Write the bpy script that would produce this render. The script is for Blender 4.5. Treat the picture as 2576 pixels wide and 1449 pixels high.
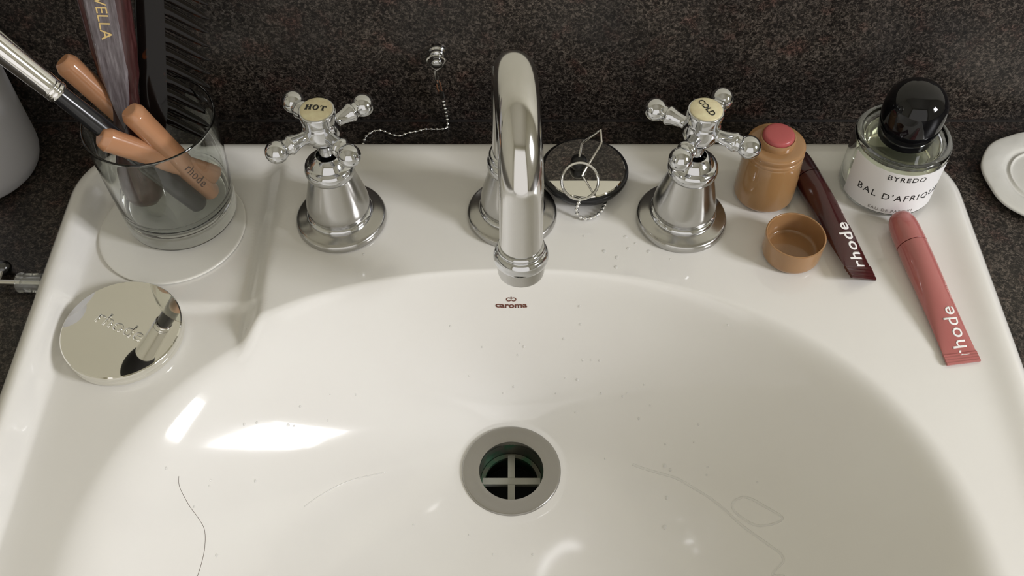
import bpy, bmesh, math, random
from mathutils import Vector, Matrix, Euler
random.seed(7)
for o in list(bpy.data.objects): bpy.data.objects.remove(o)
SC = bpy.context.scene
COL = SC.collection
R = math.radians

# ------------------------------------------------------------------ camera
PITCH = 52.5
cam_d = bpy.data.cameras.new('camera')
cam = bpy.data.objects.new('camera', cam_d); COL.objects.link(cam)
cam.location = (0, -.406, .462)
cam.rotation_euler = (R(90 - PITCH), 0, 0)
cam_d.sensor_width = 36.0; cam_d.lens = 36.0; cam_d.clip_start = .02; cam_d.clip_end = 30
SC.camera = cam

# ------------------------------------------------------------------ world, light, exposure
SC.view_settings.view_transform = 'Standard'
SC.view_settings.look = 'None'
SC.view_settings.gamma = 1
SC.view_settings.use_curve_mapping = False
SC.view_settings.exposure = 0.09
w = bpy.data.worlds.new('world'); SC.world = w; w.use_nodes = True
bg = w.node_tree.nodes['Background']
bg.inputs[0].default_value = (1.0, .955, .90, 1); bg.inputs[1].default_value = .93

def area(name, loc, target, sx, sy, power, color):
    l = bpy.data.lights.new(name, 'AREA'); l.shape = 'RECTANGLE'; l.size = sx; l.size_y = sy
    l.energy = power; l.color = color
    o = bpy.data.objects.new(name, l); COL.objects.link(o); o.location = loc
    o.rotation_euler = (Vector(target) - Vector(loc)).to_track_quat('-Z', 'Y').to_euler()
    return o
# daylight coming in through the window in the right-hand wall
area('window_daylight', (1.20, -.53, .60), (0, -.12, .0), .32, .36, 16.5, (.97, .965, 1.0))

# ------------------------------------------------------------------ projection helpers (used to find real places on real surfaces)
CAM = Vector((0, -.406, .462)); FW = Vector((0, math.cos(R(PITCH)), -math.sin(R(PITCH)))); UP = Vector((0, math.sin(R(PITCH)), math.cos(R(PITCH))))
def ray(px, py): return FW + Vector((1, 0, 0)) * ((px - 1288) / 2576) + UP * ((724.5 - py) / 2576)
def at(px, py, z=0.0):
    d = ray(px, py); return CAM + d * ((z - CAM.z) / d.z)
def aty(px, py, y):
    d = ray(px, py); return CAM + d * ((y - CAM.y) / d.y)

# ------------------------------------------------------------------ materials
def mat(name, color, rough=.5, metal=0.0, coat=0.0, trans=0.0, ior=1.45, spec=None, sss=0.0):
    m = bpy.data.materials.new(name); m.use_nodes = True
    b = m.node_tree.nodes['Principled BSDF']
    b.inputs['Base Color'].default_value = (*color, 1); b.inputs['Roughness'].default_value = rough
    b.inputs['Metallic'].default_value = metal; b.inputs['Coat Weight'].default_value = coat
    b.inputs['Coat Roughness'].default_value = .04
    b.inputs['Transmission Weight'].default_value = trans; b.inputs['IOR'].default_value = ior
    if spec is not None: b.inputs['Specular IOR Level'].default_value = spec
    if sss: b.inputs['Subsurface Weight'].default_value = sss; b.inputs['Subsurface Scale'].default_value = .003
    return m
def nodes(m): return m.node_tree.nodes, m.node_tree.links, m.node_tree.nodes['Principled BSDF']
def texco(m):
    n, l, b = nodes(m); t = n.new('ShaderNodeTexCoord'); return t.outputs['Object']
def ramp(m, fac, stops):
    n, l, b = nodes(m); r = n.new('ShaderNodeValToRGB'); el = r.color_ramp.elements
    while len(el) < len(stops): el.new(.5)
    for e, (p, c) in zip(el, stops): e.position = p; e.color = (*c, 1)
    l.new(fac, r.inputs[0]); return r.outputs[0]
def noise(m, scale, detail=3, rough=.5, vec=None, dist=0):
    n, l, b = nodes(m); t = n.new('ShaderNodeTexNoise'); t.inputs['Scale'].default_value = scale
    t.inputs['Detail'].default_value = detail; t.inputs['Roughness'].default_value = rough; t.inputs['Distortion'].default_value = dist
    l.new(vec or texco(m), t.inputs['Vector']); return t.outputs['Fac']
def bump(m, fac, strength, dist=.001):
    n, l, b = nodes(m); t = n.new('ShaderNodeBump'); t.inputs['Strength'].default_value = strength; t.inputs['Distance'].default_value = dist
    l.new(fac, t.inputs['Height']); l.new(t.outputs[0], b.inputs['Normal'])
def mix(m, fac, a, b_):
    n, l, b = nodes(m); x = n.new('ShaderNodeMix'); x.data_type = 'RGBA'
    for s, v in ((x.inputs[0], fac), (x.inputs[6], a), (x.inputs[7], b_)):
        if hasattr(v, 'links'): l.new(v, s)
        else: s.default_value = v if isinstance(v, float) else (*v, 1)
    return x.outputs[2]

porcelain = mat('porcelain', (.80, .785, .745), .10, coat=.5)
n_, l_, b_ = nodes(porcelain)
l_.new(ramp(porcelain, noise(porcelain, 14, 3), [(.3, (.80, .785, .75)), (.7, (.82, .81, .775))]), b_.inputs['Base Color'])
bump(porcelain, noise(porcelain, 25, 2), .05, .002)

def granite(name, scale=1.0, bright=1.0):
    m = mat(name, (.03, .025, .022), .32)
    n, l, b = nodes(m)
    f1 = noise(m, 520 * scale, 4, .75, dist=.8)
    c1 = ramp(m, f1, [(.40, (.005, .004, .0035)), (.49, (.020 * bright, .0165 * bright, .0145 * bright)), (.56, (.062 * bright, .052 * bright, .045 * bright)), (.66, (.125 * bright, .108 * bright, .095 * bright))])
    f2 = noise(m, 55 * scale, 3, .6)
    red = ramp(m, f2, [(.54, (0, 0, 0)), (.72, (.8, .8, .8))])
    c2 = ramp(m, f1, [(.40, (.006, .004, .0035)), (.52, (.045 * bright, .024 * bright, .020 * bright)), (.66, (.17 * bright, .095 * bright, .080 * bright))])
    c = mix(m, red, c1, c2)
    f3 = noise(m, 22 * scale, 2, .5)
    dark = ramp(m, f3, [(.35, (.72, .72, .72)), (.65, (1.15, 1.12, 1.05))])
    x = n.new('ShaderNodeMix'); x.data_type = 'RGBA'; x.blend_type = 'MULTIPLY'; x.inputs[0].default_value = 1
    l.new(c, x.inputs[6]); l.new(dark, x.inputs[7])
    l.new(x.outputs[2], b.inputs['Base Color'])
    bump(m, f1, .12, .0006)
    return m
granite_m = granite('granite', 1.0, 1.12)
wall_m = mat('cream_wall_paint', (.70, .66, .56), .7)
n_, l_, b_ = nodes(wall_m)
l_.new(ramp(wall_m, noise(wall_m, 5, 4), [(.3, (.63, .61, .51)), (.7, (.68, .66, .56))]), b_.inputs['Base Color'])
ceil_m = mat('ceiling_paint', (.70, .68, .60), .8)
floor_m = mat('floor_tile', (.38, .35, .31), .4)
frame_m = mat('window_frame_paint', (.8, .8, .78), .4)
chrome = mat('chrome', (.62, .63, .645), .07, 1)
n_, l_, b_ = nodes(chrome)
l_.new(ramp(chrome, noise(chrome, 60, 2, .5), [(.35, (.07,) * 3), (.75, (.13,) * 3)]), b_.inputs['Roughness'])
spout_m = mat('spout_chrome', (.66, .655, .645), .14, 1)
n_, l_, b_ = nodes(spout_m)
l_.new(ramp(spout_m, noise(spout_m, 40, 3, .5), [(.35, (.09,) * 3), (.75, (.17,) * 3)]), b_.inputs['Roughness'])
satin = mat('worn_chrome', (.50, .495, .48), .24, 1)
n_, l_, b_ = nodes(satin)
l_.new(ramp(satin, noise(satin, 60, 2, .5), [(.3, (.17,) * 3), (.75, (.24,) * 3)]), b_.inputs['Roughness'])
mirror_m = mat('polished_lid', (.86, .85, .80), .02, 1)
steel = mat('steel_wire', (.70, .69, .66), .18, 1)
beadm = mat('bead_steel', (.85, .85, .84), .12, 1)
rust = mat('rusty_link', (.30, .15, .09), .45, .6)
rubber = mat('black_rubber', (.010, .010, .011), .30)
glass = mat('clear_glass', (.96, .985, .97), .0, trans=1, ior=1.47)
perf_glass = mat('bottle_glass', (.95, .975, .95), .0, trans=1, ior=1.48)
liquid = mat('pale_scent_liquid', (.93, .93, .74), .0, trans=1, ior=1.36)
water = mat('water', (.95, .94, .91), .12, ior=1.33, coat=.5)
n_, l_, b_ = nodes(water)
tr_ = n_.new('ShaderNodeBsdfTransparent'); mx_ = n_.new('ShaderNodeMixShader'); mx_.inputs[0].default_value = .55
l_.new(b_.outputs[0], mx_.inputs[1]); l_.new(tr_.outputs[0], mx_.inputs[2]); l_.new(mx_.outputs[0], n_['Material Output'].inputs['Surface'])
clearpl = mat('clear_plastic', (.93, .95, .95), .06, trans=.9, ior=1.45)
blackgl = mat('black_gloss', (.003, .003, .004), .05)
blackhd = mat('black_handle', (.012, .012, .014), .22, coat=.3)
bristle_m = mat('black_bristle', (.008, .007, .007), .8)
silver = mat('silver_ferrule', (.88, .88, .88), .08, 1)
tan = mat('tan_plastic', (.46, .228, .118), .22, coat=.4, sss=.05)
caramel = mat('caramel_plastic', (.33, .185, .078), .14, coat=.5, sss=.08)
capmat = mat('caramel_cap_plastic', (.34, .19, .085), .16, coat=.4, sss=.08)
rose = mat('rose_blush', (.40, .085, .085), .35)
pink = mat('pink_tube', (.43, .140, .130), .20, coat=.5)
plum = mat('plum_tube', (.045, .007, .008), .20, coat=.5)
white_ink = mat('white_ink', (.85, .84, .82), .5)
black_ink = mat('black_ink', (.012, .012, .012), .5)
grey_ink = mat('grey_ink', (.22, .20, .19), .5)
brown_ink = mat('brown_ink', (.10, .035, .018), .5)
logo_ink = mat('brown_red_ink', (.16, .055, .035), .5)
gold_ink = mat('gold_foil', (.78, .58, .26), .3, .9)
label_m = mat('white_label', (.80, .80, .80), .45)
badge_m = mat('ivory_badge', (.68, .62, .38), .25, coat=.5)
n_, l_, b_ = nodes(badge_m)
l_.new(ramp(badge_m, noise(badge_m, 250, 3), [(.35, (.64, .56, .35)), (.65, (.72, .67, .43))]), b_.inputs['Base Color'])
bottle_w = mat('matt_white_plastic', (.50, .50, .52), .55)
ceramic_w = mat('offwhite_ceramic', (.74, .735, .69), .22, coat=.3)
bump(ceramic_w, noise(ceramic_w, 90, 3), .3, .002)
coaster_m = mat('pale_coaster', (.80, .79, .74), .22, coat=.3)
bump(coaster_m, noise(coaster_m, 120, 3), .12, .001)
drain_m = mat('drain_steel', (.42, .41, .39), .30, 1)
pipe_m = mat('stained_brass_pipe', (.12, .13, .10), .4, .6)
n_, l_, b_ = nodes(pipe_m)
l_.new(ramp(pipe_m, noise(pipe_m, 90, 4), [(.42, (.09, .09, .07)), (.6, (.03, .09, .05))]), b_.inputs['Base Color'])
grate_m = mat('limescaled_grate', (.42, .42, .37), .45, .3)
black_void = mat('pipe_shade_black', (.006, .006, .006), .7)
hair_m = mat('brown_hair', (.10, .06, .04), .5)
wood = mat('ruby_wood', (.075, .016, .014), .30, coat=.25)
n_, l_, b_ = nodes(wood)
mp = n_.new('ShaderNodeMapping'); mp.inputs['Scale'].default_value = (1, 1, .12)
tc = n_.new('ShaderNodeTexCoord'); l_.new(tc.outputs['Object'], mp.inputs['Vector'])
l_.new(ramp(wood, noise(wood, 420, 4, .6, vec=mp.outputs[0]), [(.3, (.022, .005, .005)), (.55, (.045, .012, .012)), (.75, (.09, .035, .035))]), b_.inputs['Base Color'])
facet_m = mat('wood_face_sheen', (.17, .13, .14), .42, coat=.15)  # grey of the reflected surroundings painted into the wood colour
n_, l_, b_ = nodes(facet_m)
mp = n_.new('ShaderNodeMapping'); mp.inputs['Scale'].default_value = (1, 1, .10)
tc = n_.new('ShaderNodeTexCoord'); l_.new(tc.outputs['Object'], mp.inputs['Vector'])
l_.new(ramp(facet_m, noise(facet_m, 650, 4, .65, vec=mp.outputs[0]), [(.3, (.075, .058, .062)), (.55, (.155, .135, .145)), (.75, (.27, .245, .26))]), b_.inputs['Base Color'])
tort = mat('tortoiseshell', (.012, .006, .004), .10, spec=.3)
n_, l_, b_ = nodes(tort)
l_.new(ramp(tort, noise(tort, 70, 2, .5, dist=.5), [(.62, (.006, .0045, .004)), (.70, (.10, .025, .006)), (.80, (.35, .12, .015))]), b_.inputs['Base Color'])

# ------------------------------------------------------------------ object helpers
def tag(o, label=None, cat=None, group=None, kind=None):
    if label: o['label'] = label
    if cat: o['category'] = cat
    if group: o['group'] = group
    if kind: o['kind'] = kind
    return o
def empty(name, loc=(0, 0, 0), rot=None, label=None, cat=None, group=None):
    o = bpy.data.objects.new(name, None); COL.objects.link(o); o.location = loc; o.empty_display_size = .01
    if rot is not None: o.rotation_euler = rot
    return tag(o, label, cat, group)
def obj(name, bm, m, parent=None, smooth=True, angle=40, loc=None, mw=None):
    me = bpy.data.meshes.new(name)
    if isinstance(bm, bmesh.types.BMesh):
        bmesh.ops.recalc_face_normals(bm, faces=bm.faces); bm.to_mesh(me); bm.free()
    else:
        me.from_pydata(*bm); me.update()
    if smooth:
        me.shade_smooth()
        if angle: me.set_sharp_from_angle(angle=R(angle))
    o = bpy.data.objects.new(name, me); COL.objects.link(o)
    me.materials.append(m)
    if parent: o.parent = parent
    if loc is not None: o.location = loc
    if mw is not None: o.matrix_local = mw
    return o
def lathe(prof, n=64, close=False, squash=None):
    """prof: list of (r, z); r==0 makes a pole"""
    bm = bmesh.new(); rings = []
    for r, z in prof:
        if r < 1e-7: rings.append([bm.verts.new((0, 0, z))])
        else: rings.append([bm.verts.new((r * math.cos(2 * math.pi * k / n), r * math.sin(2 * math.pi * k / n), z)) for k in range(n)])
    if close: rings.append(rings[0])
    for a, b in zip(rings, rings[1:]):
        for k in range(n):
            k2 = (k + 1) % n
            if len(a) == 1 and len(b) == 1: continue
            if len(a) == 1: bm.faces.new((a[0], b[k], b[k2]))
            elif len(b) == 1: bm.faces.new((a[k], b[0], a[k2]))
            else: bm.faces.new((a[k], b[k], b[k2], a[k2]))
    return bm
def smooth_prof(pts, sub=5):
    """Catmull-Rom through (r,z) points"""
    out = []
    P = [pts[0]] + list(pts) + [pts[-1]]
    for i in range(1, len(P) - 2):
        for k in range(sub):
            t = k / sub
            q = []
            for c in (0, 1):
                p0, p1, p2, p3 = P[i - 1][c], P[i][c], P[i + 1][c], P[i + 2][c]
                q.append(.5 * ((2 * p1) + (-p0 + p2) * t + (2 * p0 - 5 * p1 + 4 * p2 - p3) * t * t + (-p0 + 3 * p1 - 3 * p2 + p3) * t ** 3))
            out.append((max(q[0], 0), q[1]))
    out.append(pts[-1]); return out
def cr3(pts, sub=6):
    out = []; P = [pts[0]] + list(pts) + [pts[-1]]
    for i in range(1, len(P) - 2):
        for k in range(sub):
            t = k / sub; p0, p1, p2, p3 = (Vector(P[i + j]) for j in (-1, 0, 1, 2))
            out.append(.5 * ((2 * p1) + (-p0 + p2) * t + (2 * p0 - 5 * p1 + 4 * p2 - p3) * t * t + (-p0 + 3 * p1 - 3 * p2 + p3) * t ** 3))
    out.append(Vector(pts[-1])); return out
def tube(path, r, n=10, closed=False, caps=True, bm=None, flat=1.0, up=None):
    own = bm is None
    if own: bm = bmesh.new()
    path = [Vector(p) for p in path]; N = len(path); rings = []
    rr = r if callable(r) else (lambda t: r)
    ref = None
    for i in range(N):
        if closed: t = path[(i + 1) % N] - path[i - 1]
        else: t = path[min(i + 1, N - 1)] - path[max(i - 1, 0)]
        t.normalize()
        if ref is None:
            ref = Vector(up) if up else (Vector((0, 0, 1)) if abs(t.z) < .9 else Vector((1, 0, 0)))
        ref = (ref - t * ref.dot(t)).normalized(); b = t.cross(ref)
        q = rr(i / (N - 1))
        rings.append([bm.verts.new(path[i] + ref * (math.cos(2 * math.pi * k / n) * q * flat) + b * (math.sin(2 * math.pi * k / n) * q)) for k in range(n)])
    for i in range(N if closed else N - 1):
        a, b = rings[i], rings[(i + 1) % N]
        for k in range(n): bm.faces.new((a[k], b[k], b[(k + 1) % n], a[(k + 1) % n]))
    if caps and not closed: bm.faces.new(rings[0]); bm.faces.new(rings[-1])
    return bm
def box(bm, x0, x1, y0, y1, z0, z1):
    v = [bm.verts.new((x, y, z)) for z in (z0, z1) for x, y in ((x0, y0), (x1, y0), (x1, y1), (x0, y1))]
    for f in ((3, 2, 1, 0), (4, 5, 6, 7), (0, 1, 5, 4), (1, 2, 6, 5), (2, 3, 7, 6), (3, 0, 4, 7)): bm.faces.new([v[i] for i in f])
    return bm
def bevel(bm, w_, seg=2):
    bmesh.ops.bevel(bm, geom=bm.edges[:], offset=w_, segments=seg, affect='EDGES', profile=.5); return bm
def frame_of(z, x=None):
    z = Vector(z).normalized()
    x = Vector(x) if x is not None else (Vector((1, 0, 0)) if abs(z.x) < .9 else Vector((0, 1, 0)))
    x = (x - z * x.dot(z)).normalized(); y = z.cross(x)
    return Matrix((x, y, z)).transposed()
def mat4(loc, z, x=None):
    return Matrix.Translation(Vector(loc)) @ frame_of(z, x).to_4x4()
def text_mesh(txt, size, fn, name, m, parent, bold=0.0, spacing=1.0, cut=None, stretch=1.0, thick=.00012, shear=0, ycut=False):
    """built-in font -> flat mesh, centred on its own middle, each vertex carried by fn(u, v, h) onto the surface; given a real thickness"""
    cu = bpy.data.curves.new('tmp', 'FONT'); cu.body = txt; cu.size = size; cu.space_character = spacing
    cu.align_x = 'CENTER'; cu.align_y = 'CENTER'; cu.offset = bold; cu.resolution_u = 4; cu.shear = shear
    o = bpy.data.objects.new('tmp', cu); COL.objects.link(o)
    bpy.context.view_layer.update()
    me = bpy.data.meshes.new_from_object(o.evaluated_get(bpy.context.evaluated_depsgraph_get()))
    bpy.data.objects.remove(o); bpy.data.curves.remove(cu)
    bm = bmesh.new(); bm.from_mesh(me); bpy.data.meshes.remove(me)
    bmesh.ops.remove_doubles(bm, verts=bm.verts, dist=1e-7)
    if cut:
        xs = [v.co.x for v in bm.verts]; x = min(xs) + cut
        while x < max(xs):
            bmesh.ops.bisect_plane(bm, geom=bm.verts[:] + bm.edges[:] + bm.faces[:], plane_co=(x, 0, 0), plane_no=(1, 0, 0)); x += cut
        ys = [v.co.y for v in bm.verts]; y = min(ys) + cut
        while ycut and y < max(ys):
            bmesh.ops.bisect_plane(bm, geom=bm.verts[:] + bm.edges[:] + bm.faces[:], plane_co=(0, y, 0), plane_no=(0, 1, 0)); y += cut
    return finish_print(bm, fn, name, m, parent, thick, stretch)
def finish_print(bm, fn, name, m, parent, thick=.00012, stretch=1.0):
    r = bmesh.ops.extrude_face_region(bm, geom=bm.faces[:])
    top = {v for v in r['geom'] if isinstance(v, bmesh.types.BMVert)}
    for v in bm.verts:
        v.co = Vector(fn(v.co.x * stretch, v.co.y, thick if v in top else -.00005))
    return obj(name, bm, m, parent, smooth=False)
def ribbon(bm, pts, wd):
    """flat stroke of width wd along 2-D points"""
    P = [Vector((*p, 0)) for p in pts]; L = []; Rr = []
    for i in range(len(P)):
        t = (P[min(i + 1, len(P) - 1)] - P[max(i - 1, 0)]).normalized(); nrm = Vector((-t.y, t.x, 0)) * wd / 2
        L.append(bm.verts.new(P[i] + nrm)); Rr.append(bm.verts.new(P[i] - nrm))
    for i in range(len(P) - 1): bm.faces.new((L[i], Rr[i], Rr[i + 1], L[i + 1]))
def arc(cx, cy, rx, ry, a0, a1, n=14):
    return [(cx + rx * math.cos(R(a0 + (a1 - a0) * k / n)), cy + ry * math.sin(R(a0 + (a1 - a0) * k / n))) for k in range(n + 1)]

# ================================================================== THE SETTING
WY = .1064      # face of the granite upstand
CZ = -.020      # top of the counter
bm = bmesh.new(); box(bm, -1.15, 1.05, WY + .02, WY + .12, -.9, 1.65)
tag(obj('wall_back', bm, wall_m, smooth=False), kind='structure')
# granite upstand, two slabs, the upper one above the thin joint
bm = bmesh.new(); box(bm, -.95, 1.04, WY, WY + .02, CZ + .0005, .104)
bevel(bm, .0012, 1)
tag(obj('trim_1', bm, granite_m, smooth=False), kind='structure')
bm = bmesh.new(); box(bm, -.95, 1.04, WY - .0009, WY + .001, CZ + .0001, CZ + .0009)
tag(obj('trim_2', bm, mat('silicone_joint', (.035, .032, .03), .5), smooth=False), kind='structure')
bm = bmesh.new(); box(bm, -1.25, -1.15, -1.6, WY + .12, -.9, 1.65)
tag(obj('wall_left', bm, wall_m, smooth=False), kind='structure')
# unseen wall behind the photographer, wide opening added to let fill light in
bm = bmesh.new(); box(bm, -1.25, -1.0, -1.7, -1.6, -.9, 1.65); box(bm, .95, 1.15, -1.7, -1.6, -.9, 1.65); box(bm, -1.0, .95, -1.7, -1.6, 1.5, 1.65)
tag(obj('wall_front', bm, wall_m, smooth=False), kind='structure')
bm = bmesh.new(); box(bm, -1.25, 1.15, -1.7, WY + .12, -1.0, -.9)
tag(obj('floor', bm, floor_m, smooth=False), kind='structure')
bm = bmesh.new(); box(bm, -1.25, 1.15, -1.7, WY + .12, 1.65, 1.75)
tag(obj('ceiling', bm, ceil_m, smooth=False), kind='structure')
# right wall with the window opening
WX, wy0, wy1, wz0, wz1 = 1.05, -.72, -.35, .35, .81
bm = bmesh.new()
for a in ((-1.6, wy0, -.9, 1.65), (wy1, WY + .12, -.9, 1.65), (wy0, wy1, -.9, wz0), (wy0, wy1, wz1, 1.65)):
    box(bm, WX, WX + .1, a[0], a[1], a[2], a[3])
tag(obj('wall_right', bm, wall_m, smooth=False), kind='structure')
bm = bmesh.new(); t = .03
box(bm, WX + .03, WX + .07, wy0, wy0 + t, wz0, wz1); box(bm, WX + .03, WX + .07, wy1 - t, wy1, wz0, wz1)
box(bm, WX + .03, WX + .07, wy0 + t, wy1 - t, wz0, wz0 + t); box(bm, WX + .03, WX + .07, wy0 + t, wy1 - t, wz1 - t, wz1)
box(bm, WX + .04, WX + .06, -.530, -.516, wz0 + t, wz1 - t)
tag(obj('window_1', bm, frame_m, smooth=False), kind='structure')

# ------------------------------------------------------------------ basin geometry
SX0, SX1, SY0, SY1, CRN = -.272, .277, -.47, .0665, .046
DC = Vector((-.0004, -.112)); DZ = -.105; R0 = .034
def sstep(a, b, x):
    t = min(max((x - a) / (b - a), 0), 1); return t * t * (3 - 2 * t)
def bowlR(cx, cy, th):
    # distance from drain centre to the rim super-ellipse in direction th
    c, s = math.cos(th), math.sin(th); lo, hi = 0, .5
    for _ in range(30):
        m = (lo + hi) / 2; x = cx + c * m; y = cy + s * m
        v = abs(x / .219) ** 2.2 + abs((y + .222) / .182) ** 2.2
        if v < 1: lo = m
        else: hi = m
    return lo
NT = 512
RT = [bowlR(DC.x, DC.y, 2 * math.pi * k / NT) for k in range(NT)]
def Rb(th):
    f = (th / (2 * math.pi)) % 1 * NT; k = int(f); a = f - k
    return RT[k % NT] * (1 - a) + RT[(k + 1) % NT] * a
def edge_d(x, y):
    """distance inward from the outer outline"""
    hx, hy = (SX1 - SX0) / 2, (SY1 - SY0) / 2
    qx = abs(x - (SX0 + SX1) / 2) - hx + CRN; qy = abs(y - (SY0 + SY1) / 2) - hy + CRN
    return -(math.hypot(max(qx, 0), max(qy, 0)) + min(max(qx, qy), 0) - CRN)
def smin(a, b, k):
    h = max(k - abs(a - b), 0) / k; return min(a, b) - h * h * k / 4
WELL = -.0085
def ledge(x, y):
    d = edge_d(x, y)
    w_ = 1 - sstep(-.1545, -.1400, x)                      # lowered soap well on the left
    inner = sstep(.009, .023, d) if x < -.12 else 1
    z = WELL * w_ * inner
    z += -.0034 * w_ * (1 - sstep(-.0605, -.0560, y)) * inner  # small step down towards the bowl
    z += .0036 * math.exp(-((d - .009) / .011) ** 2)     # raised outer lip
    return z
def H(x, y):
    dx, dy = x - DC.x, y - DC.y; r = math.hypot(dx, dy)
    if r <= R0: return DZ
    Rr = Rb(math.atan2(dy, dx)); s = (r - R0) / (Rr - R0)
    g = .25 * s + .55 * s * s + .20 * s ** 4 if s < 1 else 1 + (s - 1) * 2.15
    zb = DZ + (-DZ) * g
    return smin(ledge(x, y), zb, .016)
def Nrm(x, y, e=.0008):
    return Vector((H(x - e, y) - H(x + e, y), H(x, y - e) - H(x, y + e), 2 * e)).normalized()
def hit(px, py):
    """where the sight line meets the basin surface"""
    d = ray(px, py).normalized(); t = .3
    while t < .9:
        p = CAM + d * t
        if p.z < H(p.x, p.y): break
        t += .002
    lo, hi = t - .002, t
    for _ in range(14):
        m = (lo + hi) / 2; p = CAM + d * m
        if p.z < H(p.x, p.y): hi = m
        else: lo = m
    return CAM + d * lo
def outline_R(th):
    c, s = math.cos(th), math.sin(th); lo, hi = 0, .8
    for _ in range(30):
        m = (lo + hi) / 2
        if edge_d(DC.x + c * m, DC.y + s * m) > 0: lo = m
        else: hi = m
    return lo
def build_basin():
    NA = 520
    vs, fs = [], []; rings = []
    ths = [2 * math.pi * k / NA for k in range(NA)]
    er = .0085
    ts_b = [k / 90 for k in range(91)]
    orad = [outline_R(t) for t in ths]; brad = [Rb(t) for t in ths]
    def ring(fn):
        ids = []
        for k, th in enumerate(ths):
            x, y, z = fn(k, th); ids.append(len(vs)); vs.append((x, y, z))
        rings.append(ids)
    ri = .0262
    ring(lambda k, th: (DC.x + ri * math.cos(th), DC.y + ri * math.sin(th), DZ))
    for j in range(1, 111):
        t = j / 110
        def fn(k, th, t=t):
            r = ri + (brad[k] * 1.06 - ri) * t; r = min(r, orad[k] * .96)
            x, y = DC.x + r * math.cos(th), DC.y + r * math.sin(th); return x, y, H(x, y)
        ring(fn)
    for j in range(1, 71):
        t = j / 70
        def fn(k, th, t=t):
            a = min(brad[k] * 1.06, orad[k] * .96); b = orad[k]
            # last millimetres use the outline point moved inwards so that the lip stays even
            r = a + (b - a) * t; x, y = DC.x + r * math.cos(th), DC.y + r * math.sin(th)
            d = max(edge_d(x, y), 0); z = H(x, y)
            if d < er: z -= er - math.sqrt(max(er * er - (er - d) ** 2, 0))
            return x, y, z
        ring(fn)
    def fn(k, th): r = orad[k]; return DC.x + r * math.cos(th), DC.y + r * math.sin(th), CZ + .0003
    ring(fn)
    def fn(k, th): r = orad[k] - .02; return DC.x + r * math.cos(th), DC.y + r * math.sin(th), CZ + .0003
    ring(fn)
    for j in range(12, -1, -1):           # underside of the bowl, 9 mm thick
        t = j / 12
        def fn(k, th, t=t):
            r = ri + (brad[k] - .004 - ri) * t if t > 0 else ri
            x, y = DC.x + r * math.cos(th), DC.y + r * math.sin(th); return x, y, min(H(x, y) - .010, CZ - .006)
        ring(fn)
    rings.append(rings[0])
    for a, b in zip(rings, rings[1:]):
        for k in range(NA): fs.append((a[k], a[(k + 1) % NA], b[(k + 1) % NA], b[k]))
    root = empty('wash_basin', (DC.x, DC.y, CZ), label='white glazed porcelain wash basin with a deep oval bowl set in the granite counter', cat='basin')
    bm = bmesh.new(); V = [bm.verts.new(v) for v in vs]
    for f in fs: bm.faces.new([V[i] for i in f])
    for v in bm.verts: v.co -= Vector(root.location)
    obj('bowl', bm, porcelain, root, angle=50)
    return root
basin = build_basin()

# counter slab with the cut-out for the basin
def ring_slab(x0, x1, y0, y1, z0, z1, cut):
    bm = bmesh.new(); outer = []; inner = []
    N = 96; cx, cy = DC.x, DC.y
    for k in range(N):
        th = 2 * math.pi * (k + .5) / N; c, s = math.cos(th), math.sin(th)
        r = outline_R(th) - cut; inner.append((cx + r * c, cy + r * s))
        rx = ((x1 if c > 0 else x0) - cx) / c; ry = ((y1 if s > 0 else y0) - cy) / s
        q = min(rx, ry); outer.append((cx + q * c, cy + q * s))
    for P, Q in ((outer, inner),):
        vt = [[bm.verts.new((x, y, z)) for x, y in L] for L in (P, Q) for z in (z0, z1)]
        o0, o1, i0, i1 = vt
        for k in range(N):
            j = (k + 1) % N
            bm.faces.new((o1[k], o1[j], i1[j], i1[k])); bm.faces.new((o0[j], o0[k], i0[k], i0[j]))
            bm.faces.new((o0[k], o0[j], o1[j], o1[k])); bm.faces.new((i0[j], i0[k], i1[k], i1[j]))
    return bm
tag(obj('countertop', ring_slab(-.95, 1.04, -.56, WY, CZ - .035, CZ, .022), granite_m, smooth=False),
    'dark speckled brown granite counter top around the white basin', 'counter')

# brand print on the basin's back slope
arcs = [(0.0, 0.0)]; y = -.030; py, pz = y, H(0, y); s_ = 0
tab = []
while y > -.085:
    tab.append((s_, y)); ny = y - .0002; nz = H(0, ny); s_ += math.hypot(ny - py, nz - pz); py, pz = ny, nz; y = ny
def y_of_s(s):
    for (a, ya), (b, yb) in zip(tab, tab[1:]):
        if b >= s: return ya + (yb - ya) * (s - a) / (b - a + 1e-12)
    return tab[-1][1]
pc = hit(1286, 769)
s0 = min(tab, key=lambda q: abs(q[1] - pc.y))[0]
def on_bowl(u, v, h):
    x = pc.x + u; v *= 1.18; yy = y_of_s(s0 - v); n = Nrm(x, yy); return Vector((x, yy, H(x, yy))) + n * (h + .0001) - Vector(basin.location)
text_mesh('caroma', .0046, on_bowl, 'maker_name', logo_ink, basin, bold=.00012, stretch=1.36, thick=.00008, cut=.0008)
bm = bmesh.new()
ribbon(bm, arc(-.00145, .0041, .00135, .00105, 45, 330), .00055)
ribbon(bm, arc(.00145, .0041, .00135, .00105, 135, -150), .00055)
ribbon(bm, [(0, .0058), (0, .0052), (0, .0042)], .0006)
finish_print(bm, on_bowl, 'maker_emblem', logo_ink, basin, thick=.00008)

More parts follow.
